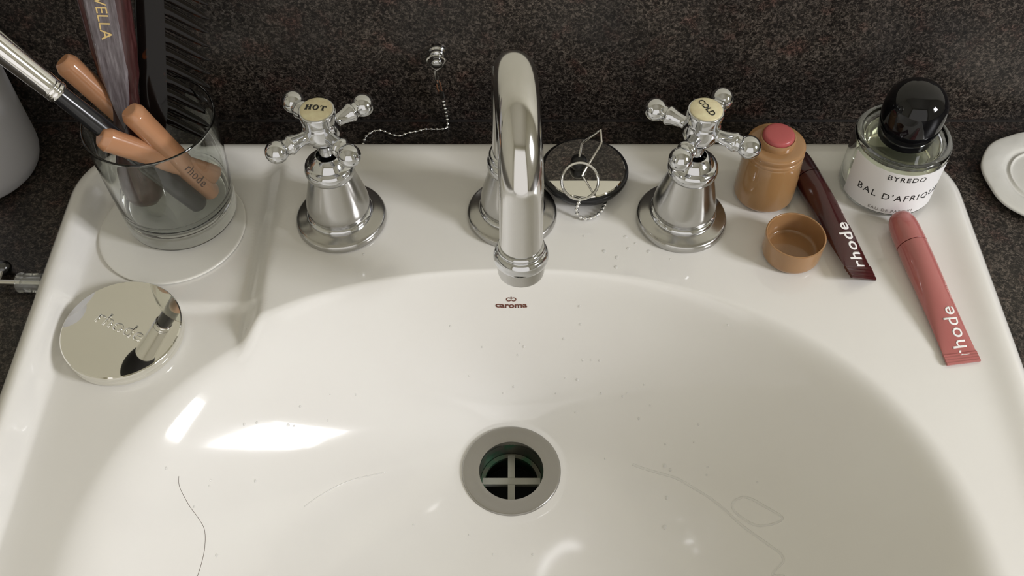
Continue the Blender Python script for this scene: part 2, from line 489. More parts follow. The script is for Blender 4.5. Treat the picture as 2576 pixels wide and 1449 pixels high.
# ------------------------------------------------------------------ drain
dr = empty('drain_waste', (DC.x, DC.y, DZ), label='round steel drain waste with a cross grate at the bottom of the basin', cat='drain')
obj('flange', lathe(smooth_prof([(.0196, -.004), (.0196, -.0003), (.0205, .0003), (.025, .0008), (.0288, .0013), (.0299, .0012), (.0304, .0003), (.0304, -.001)], 4) + [(.0262, -.003), (.0215, -.004)], 96, close=True), drain_m, dr)
obj('pipe', lathe([(.0196, -.003), (.0193, -.012), (.0193, -.035), (.0215, -.035), (.0215, -.003)], 64, close=True), pipe_m, dr)
obj('pipe_depth_shade', lathe([(0, -.034), (.0193, -.034)], 48), black_void, dr)  # black disc painted in for the unlit depth of the pipe
bm = bmesh.new(); box(bm, -.0188, .0188, -.0022, .0022, -.0175, -.0145); box(bm, -.0022, .0022, -.0188, -.0023, -.0175, -.0145); box(bm, -.0022, .0022, .0023, .0188, -.0175, -.0145)
obj('cross_grate', bm, grate_m, dr, smooth=False)
obj('grate_ring', lathe([(.0188, -.0178), (.0166, -.0172), (.0166, -.0150), (.0190, -.0142)], 48, close=True), pipe_m, dr)

# ================================================================== TAPS
def tap_base(root, top_r=.0142):
    fl = smooth_prof([(.0212, .0002), (.0262, .0002), (.0269, .0012), (.0268, .0032), (.0258, .0048), (.0230, .0058), (.0198, .0067), (.0186, .0074)], 4)
    obj('flange', lathe([(0, .0002)] + fl + [(0, .0072)], 72), satin, root)
    obj('collar_ring', lathe(smooth_prof([(.0180, .0066), (.0196, .0075), (.0194, .0092), (.0180, .0104), (.0165, .0104)], 4), 72), chrome, root)
    obj('bell', lathe(smooth_prof([(.0172, .0098), (.0180, .0112), (.0186, .0135), (.0184, .0165), (.0174, .0215), (.0158, .0280), (.0142, .0345), (.0130, .0395), (.0126, .0415)], 5), 72), satin, root)
    obj('shoulder', lathe(smooth_prof([(.0118, .0405), (.0134, .0405), (top_r, .0428), (top_r + .0001, .0455), (.0134, .0478), (.0118, .0490)], 4) + smooth_prof([(.0112, .0492), (.0095, .0520), (.0072, .0542), (.0062, .0546)], 3), 72), chrome, root)
def ball_arm(root, ang, zc, Ra):
    """one arm: neck, bead and ball, lathe turned on its side"""
    prof = [(.0060, 0), (.0056, .004), (.0044, .0075), (.0036, .0105), (.0037, .0130), (.0043, .0160), (.0050, .0180), (.0054, .0192), (.0054, .0200), (.0050, .0207), (.0046, .0212)]
    br = .0064; cz = Ra
    prof = smooth_prof(prof, 3)
    a0 = math.asin(.0044 / br)
    prof += [(br * math.sin(a), cz - br * math.cos(a)) for a in [a0 + (math.pi - a0) * k / 14 for k in range(15)]]
    prof[-1] = (0, cz + br)
    m = mat4((0, 0, zc), (math.cos(ang), math.sin(ang), .04))
    obj('handle_arm', lathe([(0, 0)] + prof, 32), chrome, root, mw=m)
def cross_tap(name, x, rot, tilt, label, textfn):
    root = empty(name, (x, .0005, 0), label=label, cat='tap', group='cross handle taps either side of the spout')
    root.rotation_euler = (0, R(tilt), 0)
    tap_base(root)
    obj('spindle', lathe([(0, .053), (.0045, .053), (.0041, .0545), (.0041, .066), (.0052, .0675), (0, .0675)], 32), chrome, root)
    obj('hub', lathe([(0, .0640)] + smooth_prof([(.0044, .0640), (.0075, .0660), (.0098, .0700), (.0104, .0740), (.0098, .0785), (.0092, .0805), (.0096, .0825), (.0100, .0850), (.0099, .0872), (.0094, .0880), (.0089, .0880)], 3) + [(0, .0880)], 48), chrome, root)
    for k in range(4): ball_arm(root, R(rot + 90 * k), .0735, .0277)
    b = obj('badge', lathe([(0, .0879), (.0088, .0879), (.0087, .0886), (.0080, .0891), (.004, .0894), (0, .0895)], 48), badge_m, root); b['label'] = 'ivory coloured badge'
    textfn(b)
    return root
BZ = .08954
def hot_text(b):
    bm = bmesh.new(); s = .00100
    def rect(x0, x1, y0, y1): 
        v = [bm.verts.new((x * s, y * s, 0)) for x, y in ((x0, y0), (x1, y0), (x1, y1), (x0, y1))]; bm.faces.new(v)
    # H
    for cx in (-4.9, -2.9):
        rect(cx - .45, cx + .45, -1.45, 1.45); rect(cx - .75, cx - .45, -1.45, -1.15); rect(cx + .45, cx + .75, -1.45, -1.15)
        rect(cx - .75, cx - .45, 1.15, 1.45); rect(cx + .45, cx + .75, 1.15, 1.45)
    rect(-4.45, -3.35, -.14, .14)
    # O : thick sides
    n = 24
    o = [bm.verts.new((1.65 * s * math.cos(2 * math.pi * k / n), 1.55 * s * math.sin(2 * math.pi * k / n), 0)) for k in range(n)]
    i = [bm.verts.new((.80 * s * math.cos(2 * math.pi * k / n), 1.30 * s * math.sin(2 * math.pi * k / n), 0)) for k in range(n)]
    for k in range(n): bm.faces.new((o[k], o[(k + 1) % n], i[(k + 1) % n], i[k]))
    # T
    rect(3.4, 4.3, -1.45, 1.2); rect(3.05, 3.4, -1.45, -1.15); rect(4.3, 4.65, -1.45, -1.15)
    rect(2.3, 5.4, 1.2, 1.5); rect(2.3, 2.6, .55, 1.2); rect(5.1, 5.4, .55, 1.2)
    a = R(-9)
    def fn(u, v, h):
        u *= 1.03; v *= 1.22; v -= u * u * 12
        return (u * math.cos(a) - v * math.sin(a), u * math.sin(a) + v * math.cos(a) + .0001, BZ - .00042 * (u * u + v * v) / 6.4e-5 + h)
    finish_print(bm, fn, 'lettering', black_ink, b, .0002)
def cold_text(b):
    a = R(-62)
    def fn(u, v, h): return (u * math.cos(a) - v * math.sin(a), u * math.sin(a) + v * math.cos(a), BZ - .00042 * (u * u + v * v) / 6.4e-5 + h)
    text_mesh('COLD', .0048, fn, 'lettering', black_ink, b, spacing=.98, thick=.0002, bold=.00002)
cross_tap('hot_tap', -.1019, 39.5, -1.4, 'chrome tap with four ball-ended arms and ivory HOT badge, left of spout', hot_text)
cross_tap('cold_tap', .1011, 59.5, 1.4, 'chrome tap with four ball-ended arms and ivory COLD badge, right of spout', cold_text)

# ------------------------------------------------------------------ spout
sp = empty('basin_spout', (0, .004, 0), label='tall curved chrome swan-neck spout rising between the hot and cold taps', cat='spout')
tap_base(sp)
neck_path = []
zc, RR = .0935, .0370
tr = R(-3.4)   # spout swings a little to the right
dirv = Vector((-math.sin(tr), -math.cos(tr), 0))
for k in range(8): neck_path.append(Vector((0, 0, .050 + (zc - .050) * k / 7)))
for k in range(1, 33):
    a = math.pi * k / 32 * .985
    neck_path.append(dirv * (RR - RR * math.cos(a)) + Vector((0, 0, zc + RR * math.sin(a))))
last = neck_path[-1]; tdir = (neck_path[-1] - neck_path[-2]).normalized()
for k in range(1, 9): neck_path.append(last + tdir * (.034 * k / 8))
obj('neck', tube(neck_path, .0110, 40), spout_m, sp)
obj('neck_collar', lathe(smooth_prof([(.0110, .049), (.0128, .0495), (.0131, .0515), (.0122, .0530), (.0110, .0535)], 3), 48), chrome, sp)
end = neck_path[-1]
m = mat4(end, tdir)
obj('nozzle_ring', lathe(smooth_prof([(.0108, -.0030), (.0118, -.0028), (.0124, -.0014), (.0121, .0000), (.0132, .0010), (.0141, .0034), (.0142, .0056), (.0134, .0080), (.0124, .0092)], 4) + [(.0118, .0094), (.0118, .0110)], 64), chrome, sp, mw=m)
obj('aerator', lathe(smooth_prof([(.0121, .0088), (.0124, .0096), (.0123, .0140), (.0119, .0166), (.0110, .0170)], 3) + [(.0102, .0168), (.0100, .0130), (0, .0130)], 64), satin, sp, mw=m)

# ================================================================== LEFT SIDE
# coaster and tumbler
GX, GY = -.2013, .0127
cz = WELL + .0004
co = obj('coaster', lathe([(0, 0)] + smooth_prof([(.0425, 0), (.0434, .0003), (.0437, .0009), (.0434, .0014), (.0428, .0016)], 3) + [(.0415, .00145), (0, .00145)], 96), coaster_m, loc=(-.2050, .0002, cz))
tag(co, 'thin round pale coaster lying under the tumbler on the basin ledge', 'coaster')
GZ = cz + .0017; GH = .0765
gp_out = [(0, 0), (.0300, 0)] + smooth_prof([(.0318, .0004), (.0328, .0016), (.0332, .0040), (.0333, .0100), (.0331, .0125), (.0336, .0160), (.0346, .0350), (.0358, .0620), (.0365, .0745), (.0364, .0760)], 4)
gp_in = smooth_prof([(.0361, .0766), (.0358, .0768), (.0355, .0766), (.0353, .0760), (.0352, .0745), (.0345, .0600), (.0334, .0380), (.0324, .0230), (.0320, .0205), (.0321, .0185), (.0314, .0160), (.0300, .0142), (.0282, .0128), (.0200, .0114)], 4) + [(0, .0112)]
gl = obj('glass_tumbler', lathe(gp_out + gp_in, 96), glass, loc=(GX, GY, GZ))
tag(gl, 'clear thick-bottomed glass tumbler holding brushes, comb and tan sticks', 'glass')

def along(A, B, bm, name, m, root, twist=0):
    return obj(name, bm, m, root, mw=mat4(A, Vector(B) - Vector(A)))
def tan_stick(T, B, label, roll=0, text=None):
    T, B = Vector(T), Vector(B); ax = T - B; L = ax.length
    root = empty('makeup_stick', B, label=label, cat='makeup stick', group='tan makeup sticks in the tumbler')
    root.rotation_euler = (frame_of(ax, (CAM - B)) @ Matrix.Rotation(roll, 3, 'Z')).to_euler()
    def body(prof, n=40, cut=None):
        bm = lathe(prof, n)
        for v in bm.verts:      # rounded three-cornered section
            r = math.hypot(v.co.x, v.co.y)
            if r > 1e-6:
                a = math.atan2(v.co.y, v.co.x); k = 1.10 + .08 * math.cos(3 * a); v.co.x *= k; v.co.y *= k
        return bm
    obj('barrel', body([(0, 0)] + smooth_prof([(.0030, .0001), (.0048, .0009), (.0054, .0028), (.0056, .008)], 3) + smooth_prof([(.0060, L - .012), (.0061, L - .0052), (.0058, L - .0034), (.0046, L - .0008), (.0038, L - .0001), (.0034, L)], 3) + [(0, L)]), tan, root)
    if text:
        def fn(u, v, h):
            s, q = text; a = v / .0058 + q; rr = (.00583 * (1.10 + .08 * math.cos(3 * a))) + h + .00005
            return (rr * math.cos(a), rr * math.sin(a), s - u)
        text_mesh('rhode', .0066, fn, 'print', brown_ink, root, bold=-.00002, cut=.0008, ycut=True, spacing=1.10)
    return root
def on_len(P, px, py, L, far=True):
    d = ray(px, py).normalized(); v = CAM - P; b = v.dot(d); c = v.dot(v) - L * L; D = max(b * b - c, 0)
    return CAM + d * (-b + (D ** .5 if far else -D ** .5))
T2 = Vector((-.2052, .0040, .0845)); B2 = Vector((-.1775, .0075, .0150))
tan_stick(T2, B2, 'tan makeup stick with small dark lettering, lying over the others in the tumbler', text=(.0215, .1))
T3 = at(250, 343, .075); B3 = on_len(T3, 545, 440, .072)
tan_stick(T3, B3, 'tan makeup stick whose blunt end touches the front left rim of the tumbler', roll=.6)
T1 = at(157, 150, .098); B1 = on_len(T1, 425, 392, .080)
tan_stick(T1, B1, 'tan makeup stick reaching farthest up and left, above the black brush handle', roll=.3)

# makeup brush: black handle, silver ferrule, black bristles
BB = Vector((-.1825, -.0005, .0125)); BF = Vector((-.2368, .0002, .0994)); ax = (BF - BB).normalized(); LH = (BF - BB).length
root = empty('makeup_brush', BB, label='makeup brush with black handle and shiny silver ferrule leaning left out of the tumbler', cat='makeup brush')
root.rotation_euler = frame_of(ax).to_euler()
obj('handle', lathe([(0, 0)] + smooth_prof([(.0030, .0003), (.0050, .0020), (.0056, .0050), (.0058, .0200), (.0055, .0600), (.0050, LH + .001)], 5), 40), blackhd, root)
fe = obj('ferrule', lathe(smooth_prof([(.0050, LH), (.0058, LH + .0004), (.0061, LH + .0020), (.0058, LH + .0030), (.0061, LH + .0042), (.0058, LH + .0054), (.0061, LH + .0070), (.0064, LH + .020), (.0070, LH + .040), (.0071, LH + .044)], 4), 40), silver, root)
obj('bristles', lathe([(0, LH + .042), (.0068, LH + .042)] + smooth_prof([(.0070, LH + .045), (.0092, LH + .055), (.0102, LH + .066), (.0090, LH + .077), (.0050, LH + .084)], 4) + [(0, LH + .085)], 40), bristle_m, root)

# wooden hairbrush handle, butt end down in the tumbler
HB = Vector((-.2190, .0085, .0135)); HT = aty(262, 2, .0445); ax = (HT - HB); L = ax.length
root = empty('hairbrush', HB, label='dark ruby wood hairbrush handle with gold lettering, standing butt down in the tumbler', cat='hairbrush')
Fm = frame_of(ax, (1, 0, 0)); root.rotation_euler = Fm.to_euler()
def rad(z):
    pts = [(-.007, .0), (-.0065, .0045), (-.0045, .0085), (0, .0112), (.006, .0124), (.016, .0122), (.034, .0100), (.052, .0080), (.064, .0085), (.078, .0112), (.095, .0128), (.125, .0140), (.17, .0152)]
    for (a, ra), (b, rb) in zip(pts, pts[1:]):
        if a <= z <= b: t = (z - a) / (b - a); t = t * t * (3 - 2 * t); return ra + (rb - ra) * t
    return pts[-1][1]
bm = bmesh.new(); rings = []; zs = [-.007 + .177 * k / 90 for k in range(91)]; n = 48
facets = set()
for z in zs:
    r = max(rad(z), .0004); g = sstep(.038, .066, z); ring_ = []
    for k in range(n):
        a = 2 * math.pi * k / n
        # blend of round section and a section with a broad flat face towards the viewer (-y)
        x, y = r * math.cos(a), r * .80 * math.sin(a)
        fl = -.0062 - .0006 * g
        lim = fl * g - (1 - g) * .03
        if y < lim: y = lim - (lim - y) * .08
        ring_.append(bm.verts.new((x, y, z)))
    rings.append(ring_)
for i in range(len(rings) - 1):
    for k in range(n): bm.faces.new((rings[i][k], rings[i][(k + 1) % n], rings[i + 1][(k + 1) % n], rings[i + 1][k]))
bm.faces.new(rings[0]); bm.faces.new(rings[-1])
obj('handle', bm, wood, root, angle=55)
# raised front face with the pointed lower end, its grey sheen painted in
zz = [.046, .053, .064, .080, .100, .130, .168]; ww = [.0004, .0030, .0056, .0078, .0086, .0093, .0100]
bm = bmesh.new(); lo = []; 
for z, w_ in zip(zz, ww):
    y0 = -.0064
    lo.append([bm.verts.new(p) for p in ((-w_, y0 - .0001, z), (-w_ * .8, y0 - .0012, z), (w_ * .8, y0 - .0012, z), (w_, y0 - .0001, z), (w_ * .8, y0 + .003, z), (-w_ * .8, y0 + .003, z))])
for a, b in zip(lo, lo[1:]):
    for k in range(6): bm.faces.new((a[k], a[(k + 1) % 6], b[(k + 1) % 6], b[k]))
bm.faces.new(lo[0]); bm.faces.new(lo[-1])
pf = obj('handle_face', bm, facet_m, root, smooth=False); pf['label'] = 'front face of the handle with painted greyish sheen'
def fn(u, v, h): return (v + .0003, -.00765 - h, .1120 - u)
text_mesh('WELLA', .0085, fn, 'lettering', gold_ink, pf, bold=.0000, spacing=1.02, thick=.00015)

# wide-toothed comb
CT = aty(372, 2, .0640); CLo = at(384, 300, .0520); ax = (CT - CLo).normalized()
CBt = CLo - ax * .012; Lc = (CT - CBt).length + .035
# choose the tooth direction square to the spine so that it points right and a little down
best = None
for k in range(360):
    m3 = frame_of(ax); a = R(k); d = m3 @ Vector((math.cos(a), math.sin(a), 0))
    if d.x < 0: continue
    P = CLo + ax * .03; Q = P + d * .02
    def pj(p): v = p - CAM; D = v.dot(FW); return 1288 + 2576 * v.x / D, 724.5 - 2576 * v.dot(UP) / D
    (x0, y0), (x1, y1) = pj(P), pj(Q); sc = abs(x1 - x0 - 88 * 1.0)
    if x1 > x0 and d.y < 0.3 and (best is None or -(x1 - x0) < best[0]): best = (-(x1 - x0), d)
dx = best[1]
root = empty('comb', CBt, label='dark tortoiseshell wide-toothed comb standing at the back of the tumbler', cat='comb')
root.rotation_euler = frame_of(ax, dx).to_euler()
bm = bmesh.new(); pts = []
prof = [(-.0070, .0011), (-.0058, .0022), (.0, .0026), (.006, .0022), (.0085, .0018)]
sect = prof + [(x, -y) for x, y in reversed(prof)]
rings = []
for k in range(25):
    z = Lc * k / 24; tp = 1 - .25 * (1 - sstep(0, .02, z)); rings.append([bm.verts.new((x * tp, y, z)) for x, y in sect])
for a, b in zip(rings, rings[1:]):
    for k in range(len(sect)): bm.faces.new((a[k], a[(k + 1) % len(sect)], b[(k + 1) % len(sect)], b[k]))
bm.faces.new(rings[0]); bm.faces.new(rings[-1])
obj('spine', bm, tort, root, angle=60)
def tooth_bm(Lt=.0250):
    bm = bmesh.new(); rings = []
    for k in range(7):
        t = k / 6; x = .0075 + Lt * t; hw = .0034 * (1 - .50 * t ** 1.6) if k < 6 else .0004; hy = .0017 * (1 - .5 * t) if k < 6 else .0003
        rings.append([bm.verts.new((x, hy * math.sin(2 * math.pi * j / 8), hw * math.cos(2 * math.pi * j / 8) - .50 * Lt * t)) for j in range(8)])
    for a, b in zip(rings, rings[1:]):
        for j in range(8): bm.faces.new((a[j], a[(j + 1) % 8], b[(j + 1) % 8], b[j]))
    bm.faces.new(rings[0]); bm.faces.new(rings[-1]); return bm
z = .013; first = None
while z < Lc - .003:
    if first is None: first = obj('tooth', tooth_bm(), tort, root); o = first
    else: o = first.copy(); COL.objects.link(o); o.parent = root
    o.location = (0, 0, z); z += .0078

# polished lid
lz = H(-.2131, -.0825) 
LZ = WELL - .0034 + .0004 + .0085
LC = (at(150, 825, LZ) + at(458, 825, LZ)) / 2
lid = empty('polished_lid', (LC.x, LC.y, WELL - .0034 + .0004), label='round mirror-polished silver lid with an embossed word, lying near the basin left edge', cat='lid')
lt = .0085
obj('disc', lathe([(0, 0), (.0322, 0), (.0330, .0008), (.0332, .0030), (.0330, .0038), (.0333, .0046), (.0334, .0070), (.0331, .0080), (.0325, lt), (0, lt)], 128), mirror_m, lid, angle=25)
a = R(-27)
def fn(u, v, h): return (u * math.cos(a) - v * math.sin(a) - .0005, u * math.sin(a) + v * math.cos(a) + .0008, lt + h)
text_mesh('rhode', .0125, fn, 'embossed_word', mirror_m, lid, bold=.00002, spacing=1.08, thick=.00045)

# white bottle at the far left
wb = empty('white_bottle', (-.3455, .0620, CZ), label='matt white cylindrical bottle standing on the granite at far left', cat='bottle')
obj('body', lathe([(0, .0002), (.028, .0002)] + smooth_prof([(.0330, .0008), (.0370, .0035), (.0390, .0080), (.0400, .0150), (.0398, .04), (.0395, .140)], 4) + smooth_prof([(.0390, .150), (.0350, .160), (.0240, .166), (.0150, .168)], 4), 72), bottle_w, wb)
obj('cap', lathe([(.0150, .166), (.0165, .168), (.0165, .190), (.0150, .192), (0, .192)], 48), bottle_w, wb)

# small clear plastic piece with a metal rod beside the basin
cp = empty('clear_nozzle', (-.2900, -.0370, CZ), label='small clear plastic nozzle on a metal rod lying on granite left of the basin', cat='nozzle')
mx = mat4((0, 0, .0064), (1, -.03, 0))
obj('sleeve', lathe([(.0030, 0), (.0056, 0), (.0060, .0006), (.0060, .0020), (.0056, .0026), (.0058, .0150), (.0030, .0150)], 32, close=True), clearpl, cp, mw=mx)
obj('rod', lathe([(0, -.030), (.0017, -.030), (.0017, .014), (0, .014)], 20), steel, cp, mw=mx)
obj('rod_end', lathe([(0, -.0048)] + [(.0048 * math.cos(R(q)), .0048 * math.sin(R(q))) for q in range(-80, 81, 16)] + [(0, .0048)], 24), mat('dark_metal', (.12, .12, .12), .2, 1), cp, loc=(-.0130, .0118, .0052))
obj('side_arm', tube([(-.0130, .0118, .0060), (-.0125, .004, .0062), (-.0122, -.0005, .0064)], .0016, 10), steel, cp)

# ================================================================== PLUG beside the spout, with its ring
PX, PY = .0442, .0325
pl = empty('basin_plug', (PX, PY, .0004), label='black rubber basin plug with mirror top and pull ring, behind the spout', cat='plug')
obj('rubber_body', lathe([(0, 0), (.0200, 0)] + smooth_prof([(.0225, .0006), (.0245, .0030), (.0262, .0056), (.0270, .0076), (.0268, .0094), (.0256, .0102)], 4) + [(0, .0102)], 80), rubber, pl)
pdz = obj('top_plate', lathe([(0, .0098), (.0246, .0098), (.0248, .0104), (.0242, .0111), (0, .0113)], 80), mirror_m, pl, angle=25)
kb = Vector((.0406 - PX, .0330 - PY, .0112))
obj('rubber_knob', lathe([(0, 0)] + smooth_prof([(.0042, .0001), (.0051, .0018), (.0052, .0042), (.0044, .0064), (.0022, .0077)], 3) + [(0, .0079)], 28), rubber, pl, loc=kb)
base = Vector((PX, PY, .0004))
rc = Vector((.0400, .0105, .0225)); view = (CAM - rc).normalized(); fr = frame_of(view)
ringp = [rc + fr @ Vector((math.cos(R(q)) * .0108, math.sin(R(q)) * .0108, 0)) - base for q in range(0, 360, 9)]
obj('pull_ring', tube(ringp, .00085, 10, closed=True, flat=1.4), steel, pl)
w1 = [kb + base + Vector((0, 0, .0070)), at(1463, 362, .0235), at(1470, 355, .026), at(1504, 331, .0380)]
obj('wire_hook', tube([p - base for p in w1], .0007, 8), steel, pl)
w2 = [at(1504, 331, .0380), at(1511, 327, .0395), at(1513, 358, .0370), at(1508, 368, .0350), at(1467, 435, .0250), at(1464, 443, .0240)]
obj('wire_hook', tube([p - base for p in w2], .0007, 8), steel, pl)
w3 = [at(1478, 425, .0130), at(1495, 440, .0122), at(1502, 462, .0120), at(1500, 490, .0120)]
ch = cr3([rc + fr @ Vector((0, -.0108, 0)), at(1450, 528, .006), at(1456, 543, .0025), at(1472, 550, .0018), at(1494, 546, .0018), at(1512, 532, .0018), at(1526, 508, .0018)], 8)
def resample(path, step):
    out = [path[0].copy()]; acc = 0
    for a, b in zip(path, path[1:]):
        d = (b - a).length; 
        while acc + d >= step:
            t = (step - acc) / d; a = a + (b - a) * t; out.append(a.copy()); d = (b - a).length; acc = 0
        acc += d
    return out
ico = bmesh.new(); bmesh.ops.create_icosphere(ico, subdivisions=2, radius=1)
bead_me = bpy.data.meshes.new('bead'); ico.to_mesh(bead_me); ico.free(); bead_me.shade_smooth(); bead_me.materials.append(beadm)
def beads(path, step, r, parent, org):
    for p in resample(path, step):
        o = bpy.data.objects.new('bead', bead_me); COL.objects.link(o); o.parent = parent; o.location = p - org; o.scale = (r, r, r)
    obj('chain_wire', tube([p - org for p in path], r * .35, 6), steel, parent)
beads(ch, .0030, .00125, pl, base)

# wall stud with the bead chain
st = empty('chain_anchor', aty(1100, 130, WY), label='chrome wall stud on the granite with a hanging bead chain', cat='plug chain')
org = Vector(st.location)
obj('stud', lathe([(0, 0), (.0058, 0)] + smooth_prof([(.0060, .0004), (.0059, .0016), (.0050, .0026), (.0052, .0040), (.0048, .0050), (.0036, .0056), (.0030, .0068), (.0031, .0080)], 3) + smooth_prof([(.0036, .0086), (.0038, .0098), (.0034, .0112), (.0020, .0118)], 3) + [(0, .0119)], 40), chrome, st, mw=mat4((0, 0, 0), (0, -1, -.12)))
def pw(px, py, y): return aty(px, py, y) - org
obj('shackle', tube(cr3([pw(1087, 140, .097), pw(1074, 150, .0955), pw(1080, 164, .0965), pw(1094, 175, .098), pw(1098, 178, .098), pw(1112, 168, .0965), pw(1120, 152, .0955), pw(1110, 143, .097)], 5), .0006, 8), steel, st)
def link(cx, cy, y, hw, hh, m, tilt=0):
    pts = []
    for q in range(0, 360, 18):
        pts.append(pw(cx + hw * math.cos(R(q)) + tilt * math.sin(R(q)), cy + hh * math.sin(R(q)), y + .0006 * math.cos(R(q))))
    return obj('link', tube(pts, .00055, 8, closed=True), m, st)
link(1098, 192, .0985, 3.5, 17, steel, 2)
link(1104, 217, .0992, 5, 15, rust, 3)
cl = obj('chain_clamp', tube([pw(1109, 226, .0995), pw(1114, 244, .0998)], .0018, 12), satin, st)
cpath = cr3([aty(1113, 246, .1), aty(1122, 283, .102), aty(1126, 308, .1030), at(1126, 318, CZ + .0014), at(1118, 324, CZ + .0014), at(1095, 325, CZ + .0014), at(1070, 325, CZ + .0014), at(1050, 330, CZ + .0014), at(1025, 335, CZ + .0014), at(1005, 342, CZ + .0014), at(985, 338, CZ + .0014), at(960, 328, CZ + .0014), at(940, 330, CZ + .0014), at(922, 342, CZ + .0014), at(915, 357, CZ + .0014), at(912, 372, CZ + .0014)], 6)
beads(cpath, .0037, .00120, st, org)

# ================================================================== RIGHT SIDE
# blush stick
bs = empty('blush_stick', (.1532, .0213, .0006), label='caramel brown plastic blush stick standing open with its rose pink top showing', cat='blush stick')
obj('barrel', lathe([(0, 0), (.0150, 0)] + smooth_prof([(.0166, .0006), (.0178, .0024), (.0181, .0050), (.0180, .0150), (.0174, .0300), (.0170, .0352)], 4) + [(.0167, .0356), (.0167, .0362)], 80), caramel, bs)
obj('neck_ring', lathe([(.0167, .0358), (.0171, .0361), (.0172, .0376), (.0169, .0382), (.0166, .0384), (.0166, .0394)] + smooth_prof([(.0169, .0398), (.0170, .0414), (.0166, .0424), (.0150, .0430), (.0112, .0432)], 3) + [(.0104, .0433), (.0104, .0470), (.0102, .0476), (.0096, .0478), (.0092, .0474), (0, .0474)], 80), capmat, bs)
pb = obj('blush', lathe([(.0091, .0468)] + smooth_prof([(.0091, .0482), (.0088, .0496), (.0076, .0504), (.0040, .0508)], 3) + [(0, .0509)], 56), rose, bs); pb['label'] = 'rose pink cream'
# its cap
c = obj('blush_stick_cap', lathe([(0, 0), (.0145, 0)] + smooth_prof([(.0160, .0006), (.0168, .0024), (.0170, .0060), (.0172, .0150), (.0171, .0160)], 4) + smooth_prof([(.0166, .0163), (.0161, .0158), (.0160, .0120), (.0157, .0050), (.0148, .0026), (.0120, .0020)], 4) + [(0, .0018)], 80), capmat, loc=(.1622, -.0262, .0006))
tag(c, 'shallow round caramel brown cap lying open side up in front of the blush stick', 'cap')

# squeeze tubes
def squeeze_tube(name, A, B, r0, wend, m, label, cat, roll_end, capL, text_off, text_s, size, small_s, seed=0, bold=.0001, crimpL=.006, mirror=False):
    """A: cap tip centre, B: crimp centre, both axis points"""
    A, B = Vector(A), Vector(B); ax = B - A; L = ax.length
    root = empty(name, A, label=label, cat=cat)
    zax = ax.normalized(); up = Vector((0, 0, 1)); yv = (up - zax * up.dot(zax)).normalized(); xv = yv.cross(zax)
    Fr = Matrix((xv, yv, zax)).transposed(); root.rotation_euler = Fr.to_euler()
    # xv points to the viewer's right for tubes that run towards the viewer -> flip check
    s_body0, s_crimp = capL, L - crimpL
    def sect(s):
        t = max((s - capL - .012) / (s_crimp - capL - .012), 0); t = min(t, 1)
        hw = r0 + (wend - r0) * t ** 1.5; hh = r0 * (1 - t ** 1.35) + .0005; return hw, hh
    def twist(s):
        t = max((s - capL - .02) / (L - capL - .02), 0); return roll_end * t ** 1.5
    n = 48; bm = bmesh.new(); rings = []
    S = [s_body0 + .0005 + (s_crimp - s_body0 - .0005) * k / 50 for k in range(51)]
    def pt(a, s, h=0):
        hw, hh = sect(s); x, y = (hw + h) * math.cos(a), (hh + h) * math.sin(a); q = twist(s)
        return Vector((x * math.cos(q) - y * math.sin(q), x * math.sin(q) + y * math.cos(q), s))
    rings.append([bm.verts.new(pt(2 * math.pi * k / n, s_body0 + .0002, -.0012)) for k in range(n)])
    for s in S: rings.append([bm.verts.new(pt(2 * math.pi * k / n, s)) for k in range(n)])
    for a, b in zip(rings, rings[1:]):
        for k in range(n): bm.faces.new((a[k], a[(k + 1) % n], b[(k + 1) % n], b[k]))
    bm.faces.new(rings[0]); bm.faces.new(rings[-1])
    obj('tube_body', bm, m, root, angle=60)
    bm = bmesh.new(); rg = []
    for i in range(9):
        s = s_crimp - .0006 + (L - s_crimp + .0006) * i / 8; q = twist(s); hh = .00055 + (.0003 if i % 2 else 0)
        if i in (0, 8): hh = .0005
        rg.append([bm.verts.new((x * math.cos(q) - y * math.sin(q), x * math.sin(q) + y * math.cos(q), s)) for x, y in ((-wend, -hh), (wend, -hh), (wend, hh), (-wend, hh))])
    for a, b in zip(rg, rg[1:]):
        for k in range(4): bm.faces.new((a[k], a[(k + 1) % 4], b[(k + 1) % 4], b[k]))
    bm.faces.new(rg[0]); bm.faces.new(rg[-1]); obj('crimped_end', bm, m, root, smooth=False)
    cp_ = [(0, 0)] + smooth_prof([(r0 * .40, .0004), (r0 * .68, .0022), (r0 * .88, .0056), (r0 * .97, .0105), (r0 * 1.0, .0150), (r0 * 1.02, capL - .0009), (r0 * .98, capL - .0004), (r0 * .88, capL - .0002)], 4)
    obj('cap', lathe(cp_, 56), m, root)
    def on_tube(u, v, h, sc, off):
        s = sc - u; x = v + off; hw, hh = sect(s)
        a = math.acos(max(-.999, min(.999, x / hw))); return pt(a, s, h + .00006)
    return root, on_tube
def T3d(px, py, z): return at(px, py, z)
# pink tube: axis from cap tip to crimp
rt, ot = squeeze_tube('lip_gloss_tube', at(2259, 538, .0090) + Vector((0, 0, 0)), at(2425, 914, .0015), .0086, .0094, pink,
    'glossy dusty pink squeeze tube with white lettering, lying on the right of the ledge', 'lip gloss', 0.0, .0235, 0, 0, 0, 0)
